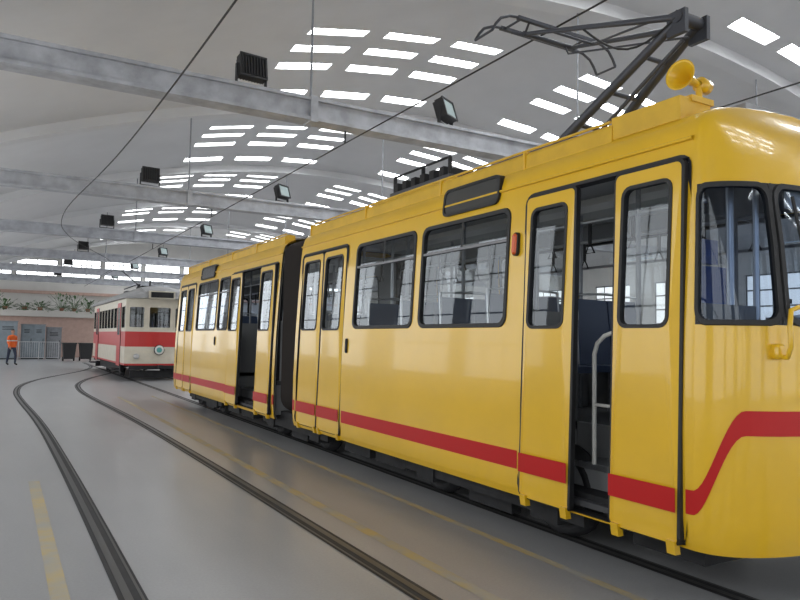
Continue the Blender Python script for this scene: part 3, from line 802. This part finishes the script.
# ------------------------------------------------------------------ person (worker in hi-vis jacket, walking)
def person(X, Y, rot):
    e = empty('worker_in_orange_jacket'); e.location = (X, Y, 0); e.rotation_euler = (0, 0, rot); e.scale = (.94, .94, .94)
    mm = bpy.data.materials.new('worker_clothes'); mm.use_nodes = True; nt = mm.node_tree; b = nt.nodes['Principled BSDF']
    tc = nt.nodes.new('ShaderNodeTexCoord'); sp = nt.nodes.new('ShaderNodeSeparateXYZ'); r = nt.nodes.new('ShaderNodeValToRGB')
    dv = nt.nodes.new('ShaderNodeMath'); dv.operation = 'DIVIDE'; dv.inputs[1].default_value = 1.8
    nt.links.new(tc.outputs['Object'], sp.inputs[0]); nt.links.new(sp.outputs['Z'], dv.inputs[0]); nt.links.new(dv.outputs[0], r.inputs['Fac'])
    r.color_ramp.interpolation = 'CONSTANT'
    els = r.color_ramp.elements
    els[0].position = 0; els[0].color = (.02, .018, .015, 1); els[1].position = .055; els[1].color = (.03, .04, .07, 1)
    for p, c in ((.49, (.75, .13, .02)), (.66, (.6, .6, .55)), (.69, (.75, .13, .02)), (.835, (.45, .25, .17))):
        q = els.new(p); q.color = (*c, 1)
    nt.links.new(r.outputs['Color'], b.inputs['Base Color']); b.inputs['Roughness'].default_value = .8
    J = {'pelvis': ((0, 0, .95), .15, .11), 'waist': ((0, 0, 1.08), .145, .105), 'chest': ((0, 0, 1.30), .17, .12), 'upch': ((0, 0, 1.42), .13, .10), 'neck': ((0, -.01, 1.50), .058, .058), 'hb': ((0, -.02, 1.58), .06, .07)}
    for s_, n_ in ((-1, 'L'), (1, 'R')):
        k = s_*.16
        J['hip'+n_] = ((s_*.10, -.01*s_, .90), .10, .10); J['knee'+n_] = ((s_*.10, -k*.9-.03, .50), .062, .065); J['ank'+n_] = ((s_*.10, -k*1.2+.05, .09), .045, .045); J['toe'+n_] = ((s_*.11, -k*1.2-.13, .045), .045, .04)
        J['sh'+n_] = ((s_*.19, 0, 1.41), .065, .065); J['el'+n_] = ((s_*.25, k*.5+.02, 1.14), .05, .05); J['wr'+n_] = ((s_*.24, k*1.1-.08, .92), .035, .035)
    names = list(J); idx = {n_: i for i, n_ in enumerate(names)}
    E = [('pelvis', 'waist'), ('waist', 'chest'), ('chest', 'upch'), ('upch', 'neck'), ('neck', 'hb')]
    for n_ in 'LR': E += [('pelvis', 'hip'+n_), ('hip'+n_, 'knee'+n_), ('knee'+n_, 'ank'+n_), ('ank'+n_, 'toe'+n_), ('upch', 'sh'+n_), ('sh'+n_, 'el'+n_), ('el'+n_, 'wr'+n_)]
    me = bpy.data.meshes.new('body'); me.from_pydata([J[n_][0] for n_ in names], [(idx[a], idx[b_]) for a, b_ in E], []); me.materials.append(mm)
    o = bpy.data.objects.new('body', me); sc.collection.objects.link(o); o.parent = e
    md = o.modifiers.new('skin', 'SKIN')
    for i, n_ in enumerate(names):
        me.skin_vertices[0].data[i].radius = J[n_][1:]; me.skin_vertices[0].data[i].use_root = (i == 0)
    md.use_smooth_shade = True
    o.modifiers.new('sub', 'SUBSURF').levels = 2; o.modifiers['sub'].render_levels = 2
    skin = mat('worker_skin', (.45, .25, .17), .6); hair = mat('worker_hair', (.03, .02, .015), .8)
    mb = MB()
    vs = []; n = 16; rows = 14
    for i in range(rows+1):
        th = math.pi*i/rows
        for k in range(n):
            p = 2*math.pi*k/n; x = .075*math.sin(th)*math.cos(p); y = .095*math.sin(th)*math.sin(p); z = .12*math.cos(th)
            if z < 0: x *= 1+z*2.2; y *= 1+z*1.2
            if y < 0 and abs(x) < .02 and -.04 < z < .01: y -= .022
            vs.append((x, y-.025, 1.665+z))
    fs = [(i*n+k, i*n+(k+1) % n, (i+1)*n+(k+1) % n, (i+1)*n+k) for i in range(rows) for k in range(n)]
    mb.add(vs, fs, skin, True)
    hv = [Vector((v[0]*1.09, (v[1]+.025)*1.09-.018, 1.665+(v[2]-1.665)*1.07+.006)) for v in vs]
    mb.add(hv, [f for f in fs if all((hv[j].z > 1.72 or (hv[j].y > .0 and hv[j].z > 1.61)) for j in f)], hair, True)
    for s_ in (-1, 1):
        mb.lathe((s_*.028, -.112, 1.675), (0, -1, 0), [(0, .011), (.006, .007), (.008, .001)], M_blk, 8)
        mb.box(s_*.078-.008, s_*.078+.008, -.035, .0, 1.635, 1.69, skin)
    mb.box(-.022, .022, -.118, -.108, 1.607, 1.613, mat('worker_lips', (.35, .12, .1), .6))
    mb.build('head', e)
    mb = MB()
    for s_ in (-1, 1):
        k = s_*.16; w = Vector((s_*.24, k*1.1-.08, .92)); d = Vector((0, -.25, -1)).normalized()
        mb.tube([w+d*-.01, w+d*.03, w+d*.08, w+d*.095], [.028, .036, .036, .02], skin, 8)
        for j, ln in enumerate((.06, .07, .066, .05)):
            q = w+d*.08+Vector((0, -.027+j*.018, 0)); mb.tube([q, q+d*ln*.5, q+d*ln+Vector((-s_*.02, 0, 0))], [.009, .008, .006], skin, 6)
        q = w+d*.03+Vector((0, -.03, 0)); mb.tube([q, q+Vector((-s_*.01, -.025, -.03)), q+Vector((-s_*.015, -.03, -.055))], [.011, .009, .007], skin, 6)
    mb.build('hands', e)
person(.50, 37.0, .5)

# ------------------------------------------------------------------ world + camera
w = bpy.data.worlds.new('World'); sc.world = w; w.use_nodes = True
w.node_tree.nodes['Background'].inputs['Color'].default_value = (.6, .7, .8, 1); w.node_tree.nodes['Background'].inputs['Strength'].default_value = .6
cd = bpy.data.cameras.new('camera'); cam = bpy.data.objects.new('camera', cd); sc.collection.objects.link(cam)
cd.sensor_width = 36; cd.lens = 36*690/800
R = Matrix.Rotation(math.radians(-30), 4, 'Z') @ Matrix.Rotation(math.radians(93.3), 4, 'X') @ Matrix.Rotation(math.radians(1.0), 4, 'Z')
cam.matrix_world = Matrix.Translation((0, 0, 1.5)) @ R
cd.clip_end = 200
sc.camera = cam
